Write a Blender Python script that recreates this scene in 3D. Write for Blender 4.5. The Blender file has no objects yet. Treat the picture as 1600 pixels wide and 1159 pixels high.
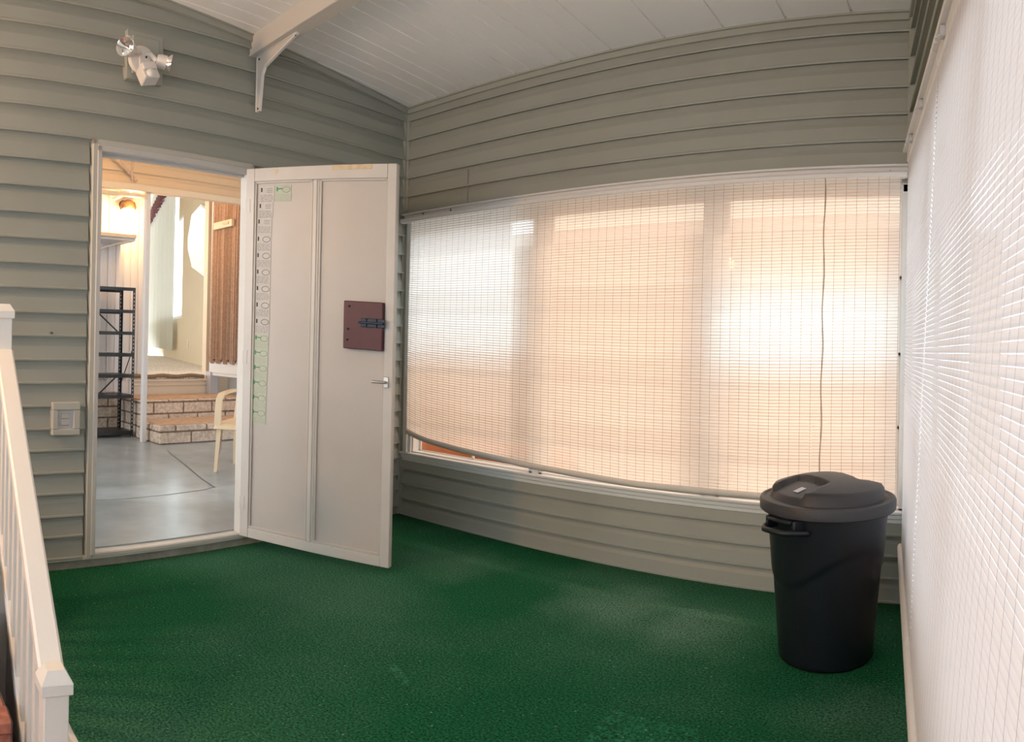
import bpy, math, random
from mathutils import Matrix, Vector
random.seed(7)
S = bpy.context.scene
COL = S.collection

# ------------------------------------------------------------------ camera (a hand-swept phone panorama: cylindrical)
FU, FV, V0 = 1109.618, 1108.567, 537.784
YAW, PITCH, ROLL = -0.6738, 0.0019, 0.0210
CAMZ = 1.25
def cam_axes():
    cy, sy, cp, sp, cr, sr = (math.cos(YAW), math.sin(YAW), math.cos(PITCH), math.sin(PITCH), math.cos(ROLL), math.sin(ROLL))
    f = Vector((cp*sy, cp*cy, sp)); rt = Vector((cy, -sy, 0)); up = rt.cross(f)
    return cr*rt + sr*up, f, -sr*rt + cr*up
RT, FW, UP = cam_axes()
cam = bpy.data.cameras.new('camera'); cam_o = bpy.data.objects.new('camera', cam); COL.objects.link(cam_o)
cam.type = 'PANO'; cam.panorama_type = 'CENTRAL_CYLINDRICAL'
cam.central_cylindrical_radius = 1.0
cam.central_cylindrical_range_u_min = -800/FU; cam.central_cylindrical_range_u_max = 800/FU
cam.central_cylindrical_range_v_min = -(1159-V0)/FV; cam.central_cylindrical_range_v_max = V0/FV
cam.clip_start = 0.02
m = Matrix([[RT[i], UP[i], -FW[i]] for i in range(3)]).to_4x4(); m.translation = (0, 0, CAMZ)
cam_o.matrix_world = m
S.camera = cam_o

# ------------------------------------------------------------------ daylight and exposure
SKY = 4.35
w = bpy.data.worlds.new('sky'); S.world = w; w.use_nodes = True
bg = w.node_tree.nodes['Background']; bg.inputs[0].default_value = (0.90, 0.95, 1.0, 1); bg.inputs[1].default_value = SKY
S.view_settings.view_transform = 'Standard'; S.view_settings.look = 'None'
S.view_settings.gamma = 1; S.view_settings.use_curve_mapping = False
S.view_settings.exposure = 0.0
S.cycles.max_bounces = 10; S.cycles.diffuse_bounces = 6; S.cycles.transmission_bounces = 8
S.cycles.transparent_max_bounces = 24; S.cycles.glossy_bounces = 4
S.cycles.sample_clamp_indirect = 6.0
S.cycles.use_denoising = True
def lamp(name, kind, loc, energy, color, size=None, rot=None, size_y=None):
    l = bpy.data.lights.new(name, kind); l.energy = energy; l.color = color
    if kind == 'AREA':
        l.size = size
        if size_y: l.shape = 'RECTANGLE'; l.size_y = size_y
    elif size is not None and kind == 'POINT': l.shadow_soft_size = size
    o = bpy.data.objects.new(name, l); COL.objects.link(o); o.location = loc
    if rot: o.rotation_euler = rot
    return o
sun = lamp('sun', 'SUN', (6, 9, 9), 1.0, (1.0, 0.95, 0.90)); sun.data.angle = 0.02
sun.rotation_euler = Vector((-0.25, -0.62, -0.74)).to_track_quat('-Z', 'Y').to_euler()

# ------------------------------------------------------------------ frames of the three walls
XA, XC, YB, AA, AC = -3.8638, -0.4012, 3.5515, 0.0773, 0.2008
def frame(ox, oy, ang): return Matrix.Translation((ox, oy, 0)) @ Matrix.Rotation(ang, 4, 'Z')
FA = frame(XA, YB, math.pi/2 + AA)      # x = -s (towards the corner), y = into the wall, z up
FB = frame(0, YB, 0)
FC = frame(XC, YB, -math.pi/2 + AC)     # x = away from the back wall, y = into the wall
def ray(u, v):
    th = (u-800)/FU; a, b, c = math.sin(th), math.cos(th), (V0-v)/FV
    return a*RT + b*FW + c*UP
def at(u, v, F, depth=0.0):
    """where the line of sight through (u, v) meets the plane y = depth of frame F, in F's coordinates"""
    Mi = F.inverted(); o = Mi @ Vector((0, 0, CAMZ)); d = Mi.to_3x3() @ ray(u, v)
    t = (depth - o.y)/d.y
    return o + d*t
def floor_at(u, v, z, F=None):
    d = ray(u, v); p = Vector((0, 0, CAMZ)) + d*((z-CAMZ)/d.z)
    return (F.inverted() @ p) if F else p

# ------------------------------------------------------------------ materials
def node_mat(name):
    mt = bpy.data.materials.new(name); mt.use_nodes = True
    return mt, mt.node_tree, mt.node_tree.nodes['Principled BSDF']
def mat(name, col, rough=0.5, metal=0.0, spec=0.5, vary=0.0, scale=8.0, bump=0.0, bscale=60.0, emit=None, estr=0.0, coat=0.0, stretch=None):
    mt, nt, p = node_mat(name)
    p.inputs['Base Color'].default_value = (*col, 1); p.inputs['Roughness'].default_value = rough
    p.inputs['Metallic'].default_value = metal; p.inputs['Specular IOR Level'].default_value = spec
    p.inputs['Coat Weight'].default_value = coat
    if emit: p.inputs['Emission Color'].default_value = (*emit, 1); p.inputs['Emission Strength'].default_value = estr
    tc = nt.nodes.new('ShaderNodeTexCoord'); src = tc.outputs['Object']
    if stretch:
        mp = nt.nodes.new('ShaderNodeMapping'); mp.inputs['Scale'].default_value = stretch
        nt.links.new(src, mp.inputs[0]); src = mp.outputs[0]
    if vary:
        n = nt.nodes.new('ShaderNodeTexNoise'); n.inputs['Scale'].default_value = scale; n.inputs['Detail'].default_value = 6
        nt.links.new(src, n.inputs['Vector'])
        r = nt.nodes.new('ShaderNodeMapRange'); r.inputs['From Min'].default_value = 0.3; r.inputs['From Max'].default_value = 0.7
        r.inputs['To Min'].default_value = 1-vary; r.inputs['To Max'].default_value = 1+vary
        nt.links.new(n.outputs['Fac'], r.inputs['Value'])
        mx = nt.nodes.new('ShaderNodeVectorMath'); mx.operation = 'SCALE'; mx.inputs[0].default_value = col
        nt.links.new(r.outputs[0], mx.inputs['Scale']); nt.links.new(mx.outputs[0], p.inputs['Base Color'])
    if bump:
        n = nt.nodes.new('ShaderNodeTexNoise'); n.inputs['Scale'].default_value = bscale; n.inputs['Detail'].default_value = 4
        nt.links.new(src, n.inputs['Vector'])
        b = nt.nodes.new('ShaderNodeBump'); b.inputs['Strength'].default_value = bump; b.inputs['Distance'].default_value = 0.01
        nt.links.new(n.outputs['Fac'], b.inputs['Height']); nt.links.new(b.outputs[0], p.inputs['Normal'])
    return mt
def slat_mat(name, col, trans=0.5, clear=0.08, gloss=0.08, rough=0.35):
    """thin translucent strip: part diffuse, part light let through, a little see-through"""
    mt = bpy.data.materials.new(name); mt.use_nodes = True; nt = mt.node_tree; nt.nodes.clear()
    out = nt.nodes.new('ShaderNodeOutputMaterial')
    d = nt.nodes.new('ShaderNodeBsdfDiffuse'); t = nt.nodes.new('ShaderNodeBsdfTranslucent')
    d.inputs[0].default_value = (*col, 1); t.inputs[0].default_value = (*col, 1)
    g = nt.nodes.new('ShaderNodeBsdfGlossy'); g.inputs['Roughness'].default_value = rough
    c = nt.nodes.new('ShaderNodeBsdfTransparent'); c.inputs[0].default_value = (*[0.5+0.5*x for x in col], 1)
    def mix(a, b, f):
        mx = nt.nodes.new('ShaderNodeMixShader'); mx.inputs[0].default_value = f
        nt.links.new(a, mx.inputs[1]); nt.links.new(b, mx.inputs[2]); return mx.outputs[0]
    x = mix(d.outputs[0], t.outputs[0], trans); x = mix(x, g.outputs[0], gloss); x = mix(x, c.outputs[0], clear)
    nt.links.new(x, out.inputs[0]); return mt
def pane_mat(name, tint, gloss=0.06, rough=0.02):
    mt = bpy.data.materials.new(name); mt.use_nodes = True; nt = mt.node_tree; nt.nodes.clear()
    out = nt.nodes.new('ShaderNodeOutputMaterial'); c = nt.nodes.new('ShaderNodeBsdfTransparent'); c.inputs[0].default_value = (*tint, 1)
    g = nt.nodes.new('ShaderNodeBsdfGlossy'); g.inputs['Roughness'].default_value = rough
    mx = nt.nodes.new('ShaderNodeMixShader'); mx.inputs[0].default_value = gloss
    nt.links.new(c.outputs[0], mx.inputs[1]); nt.links.new(g.outputs[0], mx.inputs[2]); nt.links.new(mx.outputs[0], out.inputs[0])
    return mt
def brick_mat(name, c1, c2, mortar, bw, bh, ms=0.012, bump=0.6, axes=None, rough=0.9, scale=1.0):
    mt, nt, p = node_mat(name); p.inputs['Roughness'].default_value = rough
    tc = nt.nodes.new('ShaderNodeTexCoord'); sx = nt.nodes.new('ShaderNodeSeparateXYZ'); cx = nt.nodes.new('ShaderNodeCombineXYZ')
    nt.links.new(tc.outputs['Object'], sx.inputs[0])
    a = axes or 'xz'
    for i, ch in enumerate(a):
        if ch == 's':
            ad = nt.nodes.new('ShaderNodeMath'); nt.links.new(sx.outputs['X'], ad.inputs[0]); nt.links.new(sx.outputs['Y'], ad.inputs[1]); nt.links.new(ad.outputs[0], cx.inputs[i])
        else: nt.links.new(sx.outputs[ch.upper()], cx.inputs[i])
    b = nt.nodes.new('ShaderNodeTexBrick'); b.inputs['Scale'].default_value = scale
    b.inputs['Color1'].default_value = (*c1, 1); b.inputs['Color2'].default_value = (*c2, 1); b.inputs['Mortar'].default_value = (*mortar, 1)
    b.inputs['Brick Width'].default_value = bw; b.inputs['Row Height'].default_value = bh; b.inputs['Mortar Size'].default_value = ms; b.inputs['Mortar Smooth'].default_value = 0.3
    nt.links.new(cx.outputs[0], b.inputs['Vector'])
    n = nt.nodes.new('ShaderNodeTexNoise'); n.inputs['Scale'].default_value = 28; n.inputs['Detail'].default_value = 6; nt.links.new(tc.outputs['Object'], n.inputs['Vector'])
    r = nt.nodes.new('ShaderNodeMapRange'); r.inputs['From Min'].default_value = .3; r.inputs['From Max'].default_value = .7; r.inputs['To Min'].default_value = .7; r.inputs['To Max'].default_value = 1.25
    nt.links.new(n.outputs['Fac'], r.inputs['Value'])
    mx = nt.nodes.new('ShaderNodeVectorMath'); mx.operation = 'SCALE'; nt.links.new(b.outputs['Color'], mx.inputs[0]); nt.links.new(r.outputs[0], mx.inputs['Scale'])
    nt.links.new(mx.outputs[0], p.inputs['Base Color'])
    h = nt.nodes.new('ShaderNodeMath'); h.operation = 'SUBTRACT'; nt.links.new(n.outputs['Fac'], h.inputs[0]); nt.links.new(b.outputs['Fac'], h.inputs[1])
    bp = nt.nodes.new('ShaderNodeBump'); bp.inputs['Strength'].default_value = bump; bp.inputs['Distance'].default_value = 0.01
    nt.links.new(h.outputs[0], bp.inputs['Height']); nt.links.new(bp.outputs[0], p.inputs['Normal'])
    return mt
def carpet_mat(name, base, worn, fibre, wornamt=0.35, spots=()):
    mt, nt, p = node_mat(name); p.inputs['Roughness'].default_value = 0.95; p.inputs['Specular IOR Level'].default_value = 0.06
    tc = nt.nodes.new('ShaderNodeTexCoord')
    def noise(sc, det, vec=None):
        n = nt.nodes.new('ShaderNodeTexNoise'); n.inputs['Scale'].default_value = sc; n.inputs['Detail'].default_value = det
        nt.links.new(vec or tc.outputs['Object'], n.inputs['Vector']); return n.outputs['Fac']
    def ramp(x, a, b, lo, hi):
        r = nt.nodes.new('ShaderNodeMapRange'); r.inputs['From Min'].default_value = a; r.inputs['From Max'].default_value = b
        r.inputs['To Min'].default_value = lo; r.inputs['To Max'].default_value = hi; nt.links.new(x, r.inputs['Value']); return r.outputs[0]
    big = ramp(noise(0.8, 5), 0.42, 0.66, 0, wornamt); fine = ramp(noise(fibre, 2), 0.3, 0.7, 0.35, 1.65)
    rag = noise(3.5, 5)
    for (sx_, sy_, sr, sa) in spots:
        ds = nt.nodes.new('ShaderNodeVectorMath'); ds.operation = 'DISTANCE'; nt.links.new(tc.outputs['Object'], ds.inputs[0]); ds.inputs[1].default_value = (sx_, sy_, 0)
        ad = nt.nodes.new('ShaderNodeMath'); ad.operation = 'MULTIPLY_ADD'; nt.links.new(rag, ad.inputs[0]); ad.inputs[1].default_value = sr*1.1; nt.links.new(ds.outputs['Value'], ad.inputs[2])
        q = ramp(ad.outputs[0], sr*1.6, sr*.7, 0, sa); sm = nt.nodes.new('ShaderNodeMath'); sm.operation = 'ADD'; sm.use_clamp = True
        nt.links.new(big, sm.inputs[0]); nt.links.new(q, sm.inputs[1]); big = sm.outputs[0]
    mx = nt.nodes.new('ShaderNodeMix'); mx.data_type = 'RGBA'; mx.inputs[6].default_value = (*base, 1); mx.inputs[7].default_value = (*worn, 1)
    nt.links.new(big, mx.inputs[0])
    sc = nt.nodes.new('ShaderNodeVectorMath'); sc.operation = 'SCALE'; nt.links.new(mx.outputs[2], sc.inputs[0]); nt.links.new(fine, sc.inputs['Scale'])
    speck = ramp(noise(fibre*0.6, 1), 0.735, 0.76, 0, 0.5)
    m2 = nt.nodes.new('ShaderNodeMix'); m2.data_type = 'RGBA'; nt.links.new(speck, m2.inputs[0]); nt.links.new(sc.outputs[0], m2.inputs[6]); m2.inputs[7].default_value = (.35, .42, .33, 1)
    nt.links.new(m2.outputs[2], p.inputs['Base Color'])
    bp = nt.nodes.new('ShaderNodeBump'); bp.inputs['Strength'].default_value = 0.9; bp.inputs['Distance'].default_value = 0.012
    nt.links.new(noise(fibre*0.8, 3), bp.inputs['Height']); nt.links.new(bp.outputs[0], p.inputs['Normal'])
    return mt

M = dict(
    siding=mat('sage_vinyl', (.325, .338, .300), .42, vary=.03, scale=3),
    siding_trim=mat('sage_trim', (.35, .362, .32), .4),
    ceiling=mat('ceiling_panel', (.86, .87, .87), .30, vary=.02, scale=1.2),
    beam=mat('beam_metal', (.60, .57, .53), .4),
    white=mat('white_paint', (.74, .73, .72), .35, bump=.05, bscale=20),
    rail=mat('white_vinyl', (.80, .78, .74), .35),
    window=mat('window_frame', (.74, .75, .75), .35),
    door=mat('door_paint', (.475, .452, .430), .42, vary=.05, scale=2.5),
    doorframe=mat('door_frame_paint', (.55, .535, .515), .38, vary=.04, scale=6),
    doortrim=mat('door_trim', (.50, .49, .44), .4),
    bare=mat('bare_wood', (.62, .50, .33), .7, vary=.15, scale=30),
    curb=mat('curb_concrete', (.30, .29, .25), .9, vary=.2, scale=12, bump=.4, bscale=50),
    maroon=mat('maroon_paint', (.075, .013, .022), .45, vary=.1, scale=20),
    black=mat('black_metal', (.012, .014, .018), .4),
    navy=mat('dark_latch', (.010, .016, .03), .35, metal=.4),
    chrome=mat('worn_steel', (.55, .53, .50), .3, metal=.9),
    dark=mat('dark_hole', (.02, .02, .02), .8),
    lightplastic=mat('light_plastic', (.72, .69, .66), .4),
    reflector=mat('reflector', (.85, .85, .85), .12, metal=1),
    greyplastic=mat('grey_plastic', (.50, .51, .55), .4),
    can=mat('can_plastic', (.004, .006, .011), .42, bump=.08, bscale=120),
    lid=mat('lid_plastic', (.035, .034, .038), .48, bump=.08, bscale=120),
    sticker=mat('sticker_paper', (.50, .48, .45), .6, vary=.05, scale=30),
    sticker_green=mat('sticker_green', (.44, .48, .395), .6, vary=.05, scale=30),
    ink=mat('ink', (.24, .23, .24), .6), ink_green=mat('ink_green', (.05, .26, .12), .6), ink_soft=mat('ink_soft', (.36, .42, .35), .6),
    slatB=slat_mat('cream_slat', (.93, .905, .875), .72, .07, .05),
    slatC=slat_mat('white_slat', (.80, .79, .82), .18, .0, .06, .30),
    thread=mat('blind_thread', (.33, .26, .18), .8), threadC=mat('blind_thread_grey', (.30, .28, .29), .8),
    roll=mat('blind_roll', (.62, .58, .53), .5),
    clear=pane_mat('clear_pane', (.97, .98, .98)), bronze=pane_mat('bronze_pane', (.89, .755, .65)),
    carpet=carpet_mat('green_turf', (.011, .098, .043), (.085, .19, .13), 110, .45, spots=[tuple(floor_at(960, 950, 0)[:2])+(.38, .75), tuple(floor_at(1090, 985, 0)[:2])+(.30, .55), tuple(floor_at(720, 880, 0)[:2])+(.35, .40), tuple(floor_at(1330, 1120, 0)[:2])+(.3, .3)]),
    turf2=carpet_mat('patch_turf', (.016, .118, .056), (.09, .20, .14), 110, .5),
    homecarpet=carpet_mat('beige_carpet', (.62, .57, .52), (.70, .66, .62), 70, .4),
    carpetedge=mat('carpet_edge', (.25, .17, .10), .95, bump=.6, bscale=90),
    slab=mat('grey_floor', (.32, .36, .385), .22, vary=.12, scale=3.5, bump=.12, bscale=9),
    slab2=mat('floor_crack', (.12, .12, .12), .8),
    brick=brick_mat('tan_brick', (.62, .50, .40), (.55, .43, .34), (.20, .13, .09), .40, .135, .012, axes='sz'),
    tread=mat('tread_brick', (.52, .36, .25), .85, vary=.2, scale=14, bump=.4, bscale=60),
    redbrick=brick_mat('red_paver', (.42, .16, .11), (.33, .13, .10), (.12, .09, .08), .2, .1, .008, axes='xy'),
    lamplit_siding=mat('lamplit_vinyl', (.66, .50, .34), .45),  # same vinyl, with the warm lamplight put into its colour
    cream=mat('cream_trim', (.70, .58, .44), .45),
    ribbed=mat('ribbed_panel', (.68, .64, .62), .4),
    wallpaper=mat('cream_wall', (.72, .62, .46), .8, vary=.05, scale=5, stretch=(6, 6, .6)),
    vane=slat_mat('vertical_vane', (.60, .61, .55), .17, 0, .05, .4),
    valance=mat('plum_valance', (.20, .075, .10), .85, vary=.6, scale=26),
    curtain=mat('brown_curtain', (.40, .27, .195), .9, vary=.18, scale=40, bump=.3, bscale=90),
    mirror=mat('mirror_glass', (.9, .95, .95), .02, metal=1),
    amber=mat('amber_glass', (.12, .06, .03), .25),
    bulb=mat('bulb', (1, .8, .5), .5, emit=(1.0, .72, .36), estr=28),
    chair=mat('cream_plastic', (.78, .60, .40), .35),
    blue=mat('blue_plastic', (.01, .05, .30), .4),
    house=mat('neighbour_wall', (.34, .26, .19), .8, vary=.05, scale=2),
    terracotta=mat('terracotta', (.62, .25, .12), .8), brown=mat('dark_brown', (.05, .03, .025), .8),
    ground=mat('outside_concrete', (.62, .60, .57), .9, vary=.08, scale=2),
)

# ------------------------------------------------------------------ mesh builder
class MB:
    XF = None
    def __init__(s): s.v = []; s.f = []; s.mi = []; s.cur = 0
    def add(s, vs, fs):
        n = len(s.v); s.v += [tuple(v) for v in vs]; s.f += [tuple(i+n for i in f) for f in fs]; s.mi += [s.cur]*len(fs); return s
    def box(s, x0, x1, y0, y1, z0, z1, M_=None, bev=0.0):
        if x0 > x1: x0, x1 = x1, x0
        if y0 > y1: y0, y1 = y1, y0
        if z0 > z1: z0, z1 = z1, z0
        if bev <= 0:
            vs = [Vector((x, y, z)) for z in (z0, z1) for y in (y0, y1) for x in (x0, x1)]
            fs = [(0, 2, 3, 1), (4, 5, 7, 6), (0, 1, 5, 4), (2, 6, 7, 3), (0, 4, 6, 2), (1, 3, 7, 5)]
        else:
            b = min(bev, (x1-x0)/2.01, (y1-y0)/2.01, (z1-z0)/2.01); vs = []
            for zi in (0, 1):
                for yi in (0, 1):
                    for xi in (0, 1):
                        X, Y, Z = (x1 if xi else x0), (y1 if yi else y0), (z1 if zi else z0)
                        sx, sy, sz = (-b if xi else b), (-b if yi else b), (-b if zi else b)
                        vs += [Vector((X, Y+sy, Z+sz)), Vector((X+sx, Y, Z+sz)), Vector((X+sx, Y+sy, Z))]
            I = lambda xi, yi, zi, k: (zi*4+yi*2+xi)*3+k
            fs = []
            for a in (0, 1):
                q = [I(a, 0, 0, 0), I(a, 1, 0, 0), I(a, 1, 1, 0), I(a, 0, 1, 0)]; fs.append(q if a else q[::-1])
                q = [I(0, a, 0, 1), I(1, a, 0, 1), I(1, a, 1, 1), I(0, a, 1, 1)]; fs.append(q[::-1] if a else q)
                q = [I(0, 0, a, 2), I(1, 0, a, 2), I(1, 1, a, 2), I(0, 1, a, 2)]; fs.append(q if a else q[::-1])
            for a in (0, 1):
                for c in (0, 1):
                    fs.append([I(0, a, c, 1), I(1, a, c, 1), I(1, a, c, 2), I(0, a, c, 2)])
                    fs.append([I(a, 0, c, 0), I(a, 1, c, 0), I(a, 1, c, 2), I(a, 0, c, 2)])
                    fs.append([I(a, c, 0, 0), I(a, c, 1, 0), I(a, c, 1, 1), I(a, c, 0, 1)])
            for k in range(8): fs.append([k*3, k*3+1, k*3+2])
        if M_ is not None: vs = [M_ @ v for v in vs]
        return s.add(vs, fs)
    def extrude(s, pts, fn0, fn1, cap=True):
        """closed outline pts mapped by fn0/fn1 to the two ends"""
        n = len(pts); vs = [fn0(p) for p in pts] + [fn1(p) for p in pts]
        fs = [(i, (i+1) % n, n+(i+1) % n, n+i) for i in range(n)]
        if cap: fs += [tuple(range(n))[::-1], tuple(range(n, 2*n))]
        return s.add(vs, fs)
    def strip(s, rows):
        n = len(rows[0]); vs = [p for r in rows for p in r]; fs = []
        for j in range(len(rows)-1):
            for i in range(n-1): fs.append((j*n+i, j*n+i+1, (j+1)*n+i+1, (j+1)*n+i))
        return s.add(vs, fs)
    def tube(s, pts, r, n=8, cap=True, closed=False):
        pts = [Vector(p) for p in pts]; vs = []; fs = []; k = len(pts)
        rr = r if isinstance(r, (list, tuple)) else [r]*k
        up = None
        for i, p in enumerate(pts):
            if closed: t = pts[(i+1) % k]-pts[i-1]
            else: t = pts[min(i+1, k-1)]-pts[max(i-1, 0)]
            t.normalize()
            if up is None: up = Vector((0, 0, 1)) if abs(t.z) < .9 else Vector((1, 0, 0))
            a = t.cross(up).normalized(); b = a.cross(t).normalized(); up = b
            for q in range(n):
                c = 2*math.pi*q/n; vs.append(p + (a*math.cos(c)+b*math.sin(c))*rr[i])
        for i in range(k if closed else k-1):
            for q in range(n): j = (i+1) % k; fs.append((i*n+q, i*n+(q+1) % n, j*n+(q+1) % n, j*n+q))
        if cap and not closed: fs += [tuple(range(n)), tuple(range((k-1)*n, k*n))[::-1]]
        return s.add(vs, fs)
    def lathe(s, prof, n=32, M_=None, cap0=False, cap1=False):
        vs = []; fs = []
        for r, z in prof:
            for q in range(n): c = 2*math.pi*q/n; vs.append(Vector((r*math.cos(c), r*math.sin(c), z)))
        for j in range(len(prof)-1):
            for q in range(n): fs.append((j*n+q, j*n+(q+1) % n, (j+1)*n+(q+1) % n, (j+1)*n+q))
        if cap0: fs.append(tuple(range(n))[::-1])
        if cap1: fs.append(tuple(range((len(prof)-1)*n, len(prof)*n)))
        if M_ is not None: vs = [M_ @ v for v in vs]
        return s.add(vs, fs)
    def build(s, name, mats, parent=None, mtx=None, smooth=False, recalc=True):
        me = bpy.data.meshes.new(name); me.from_pydata([tuple(MB.XF @ Vector(v)) if MB.XF else tuple(v) for v in s.v], [], s.f)
        mats = mats if isinstance(mats, (list, tuple)) else [mats]
        for k in mats: me.materials.append(M[k])
        for p, i in zip(me.polygons, s.mi): p.material_index = i; p.use_smooth = smooth
        me.validate()
        if recalc:
            import bmesh
            bm = bmesh.new(); bm.from_mesh(me); bmesh.ops.recalc_face_normals(bm, faces=bm.faces); bm.to_mesh(me); bm.free()
        if smooth and hasattr(me, 'set_sharp_from_angle'): me.set_sharp_from_angle(angle=math.radians(40))
        o = bpy.data.objects.new(name, me); COL.objects.link(o)
        if parent: o.parent = parent
        if mtx is not None: o.matrix_local = mtx
        return o
def tag(o, label=None, cat=None, group=None, kind=None):
    for k, v in (('label', label), ('category', cat), ('group', group), ('kind', kind)):
        if v: o[k] = v
    return o
def empty(name, mtx, label=None, cat=None, group=None, kind=None):
    o = bpy.data.objects.new(name, None); COL.objects.link(o); o.matrix_world = mtx; o.empty_display_size = .1
    return tag(o, label, cat, group, kind)
T = lambda x, y, z: Matrix.Translation((x, y, z))
RZ = lambda a: Matrix.Rotation(a, 4, 'Z')
RX = lambda a: Matrix.Rotation(a, 4, 'X')
RY = lambda a: Matrix.Rotation(a, 4, 'Y')

# ------------------------------------------------------------------ structure
def ceil_z(y): return 2.967 + .088*(YB-y)
ZS = [.057, .175, .285, .406, .519, .639, .754, .876, .998, 1.121, 1.248, 1.372, 1.501, 1.63, 1.761, 1.895, 2.033, 2.175, 2.312, 2.451, 2.589, 2.731, 2.871, 3.01, 3.15, 3.29, 3.43, 3.57, 3.71]
ZB = [0, .116, .227, .334] + [.45+.13*i for i in range(13)] + [2.178, 2.318, 2.451, 2.589, 2.731, 2.871, 3.01, 3.15, 3.29, 3.43]
def siding(mb, x0, x1, zlo, zhi, bounds, proud=.030):
    """horizontal vinyl courses, each leaning out to its lower lip, clipped to [zlo, zhi]"""
    for a, b in zip(bounds[:-1], bounds[1:]):
        h = b-a
        prof = [(a+.007, -.002), (a+.006, -proud+.006), (a, -proud+.004), (a, -proud), (a+.004, -proud-.001), (a+.011, -proud), (a+.015, -proud+.004), (a+h*.62, -.0165), (a+h*.78, -.0075), (a+h*.90, -.0045), (b+.008, -.004)]
        pr = []
        for (z, y), (z2, y2) in zip(prof[:-1], prof[1:]):
            if max(z, z2) < zlo or min(z, z2) > zhi: continue
            def cl(zz, yy, zo, yo):
                if zz < zlo and zo != zz: t = (zlo-zz)/(zo-zz); return (zlo, yy+(yo-yy)*t)
                if zz > zhi and zo != zz: t = (zhi-zz)/(zo-zz); return (zhi, yy+(yo-yy)*t)
                return (zz, yy)
            p, q = cl(z, y, z2, y2), cl(z2, y2, z, y)
            if not pr: pr.append(p)
            pr.append(q)
        if len(pr) > 1: mb.strip([[Vector((x0, y, z)), Vector((x1, y, z))] for z, y in pr])

# left wall (with the doorway)
DX0, DX1, DZ0, DZ1 = -2.389, -1.418, .082, 2.250       # opening in the left wall's frame
mb = MB()
top = 3.75
siding(mb, -7.2, -2.44, .05, top, ZS); siding(mb, -2.44, -1.375, 2.30, top, ZS); siding(mb, -1.375, 0, .05, top, ZS)
mb.box(-7.2, DX0-.01, 0, .035, 0, top); mb.box(DX1+.01, .1, 0, .035, 0, top); mb.box(DX0-.01, DX1+.01, 0, .035, DZ1+.01, top)
mb.box(DX0-.01, DX1+.01, .0, .035, -.2, DZ0-.02)
tag(mb.build('wall_left', 'siding', mtx=FA, recalc=False), 'sage green horizontal vinyl siding wall around the open doorway', 'wall', kind='structure')
mb = MB(); mb.box(-7.2, -.02, -.012, 0, -.1, .046)
tag(mb.build('baseboard_left', 'curb', mtx=FA), 'rough grey concrete curb below the doorway wall', 'curb', kind='structure')
mb = MB(); mb.box(-4, -2.4, -.028, -.0, .046, .060, bev=.003); mb.box(-2.44, -1.37, -.034, 0, .046, .070, bev=.003)
tag(mb.build('trim_6', 'doortrim', mtx=FA), 'pale drip strip along the foot of the siding', 'trim', kind='structure')

# back wall with its window band
WB0, WB1, WZ0, WZ1 = -3.775, -.415, .455, 2.115
mb = MB()
siding(mb, -3.90, -.35, 0, .40, ZB); siding(mb, -3.90, -.35, 2.13, 3.2, ZB)
mb.box(-3.225, -3.222, -.0325, -.02, 2.20, 2.318); mb.box(-3.225, -3.222, -.0325, -.02, 2.322, 2.430)
mb.box(-3.95, -.3, 0, .12, -.3, WZ0-.01); mb.box(-3.95, -.3, 0, .12, WZ1+.01, 3.2); mb.box(-3.95, WB0-.005, 0, .12, WZ0-.01, WZ1+.01); mb.box(WB1+.005, -.3, 0, .12, WZ0-.01, WZ1+.01)
tag(mb.build('wall_back', 'siding', mtx=FB, recalc=False), 'sage siding wall above and below the long window', 'wall', kind='structure')
# right wall with its window band
CX1 = 5.2
mb = MB()
siding(mb, 0, 6.3, 0, .40, ZB); siding(mb, 0, 6.3, 2.13, 3.75, ZB)
mb.box(-.1, 6.3, 0, .12, -.8, .45); mb.box(-.1, 6.3, 0, .12, 2.12, 3.75); mb.box(-.1, .08, 0, .12, .45, 2.12); mb.box(CX1, 6.3, 0, .12, .45, 2.12)
tag(mb.build('wall_right', 'siding', mtx=FC, recalc=False), 'sage siding wall above the long side blinds', 'wall', kind='structure')
# wall behind the viewer: a low wall and open screens between posts
mb = MB()
mb.box(-4.4, 1.2, -2.75, -2.65, -.6, .95)
for x in (-4.3, -2.9, -1.5, -.1, 1.1): mb.box(x-.05, x+.05, -2.75, -2.65, .95, 2.5)
mb.box(-4.4, 1.2, -2.75, -2.65, 2.35, 3.6)
tag(mb.build('wall_front', 'siding_trim'), 'open screened wall behind the viewer', 'wall', kind='structure')

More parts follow.
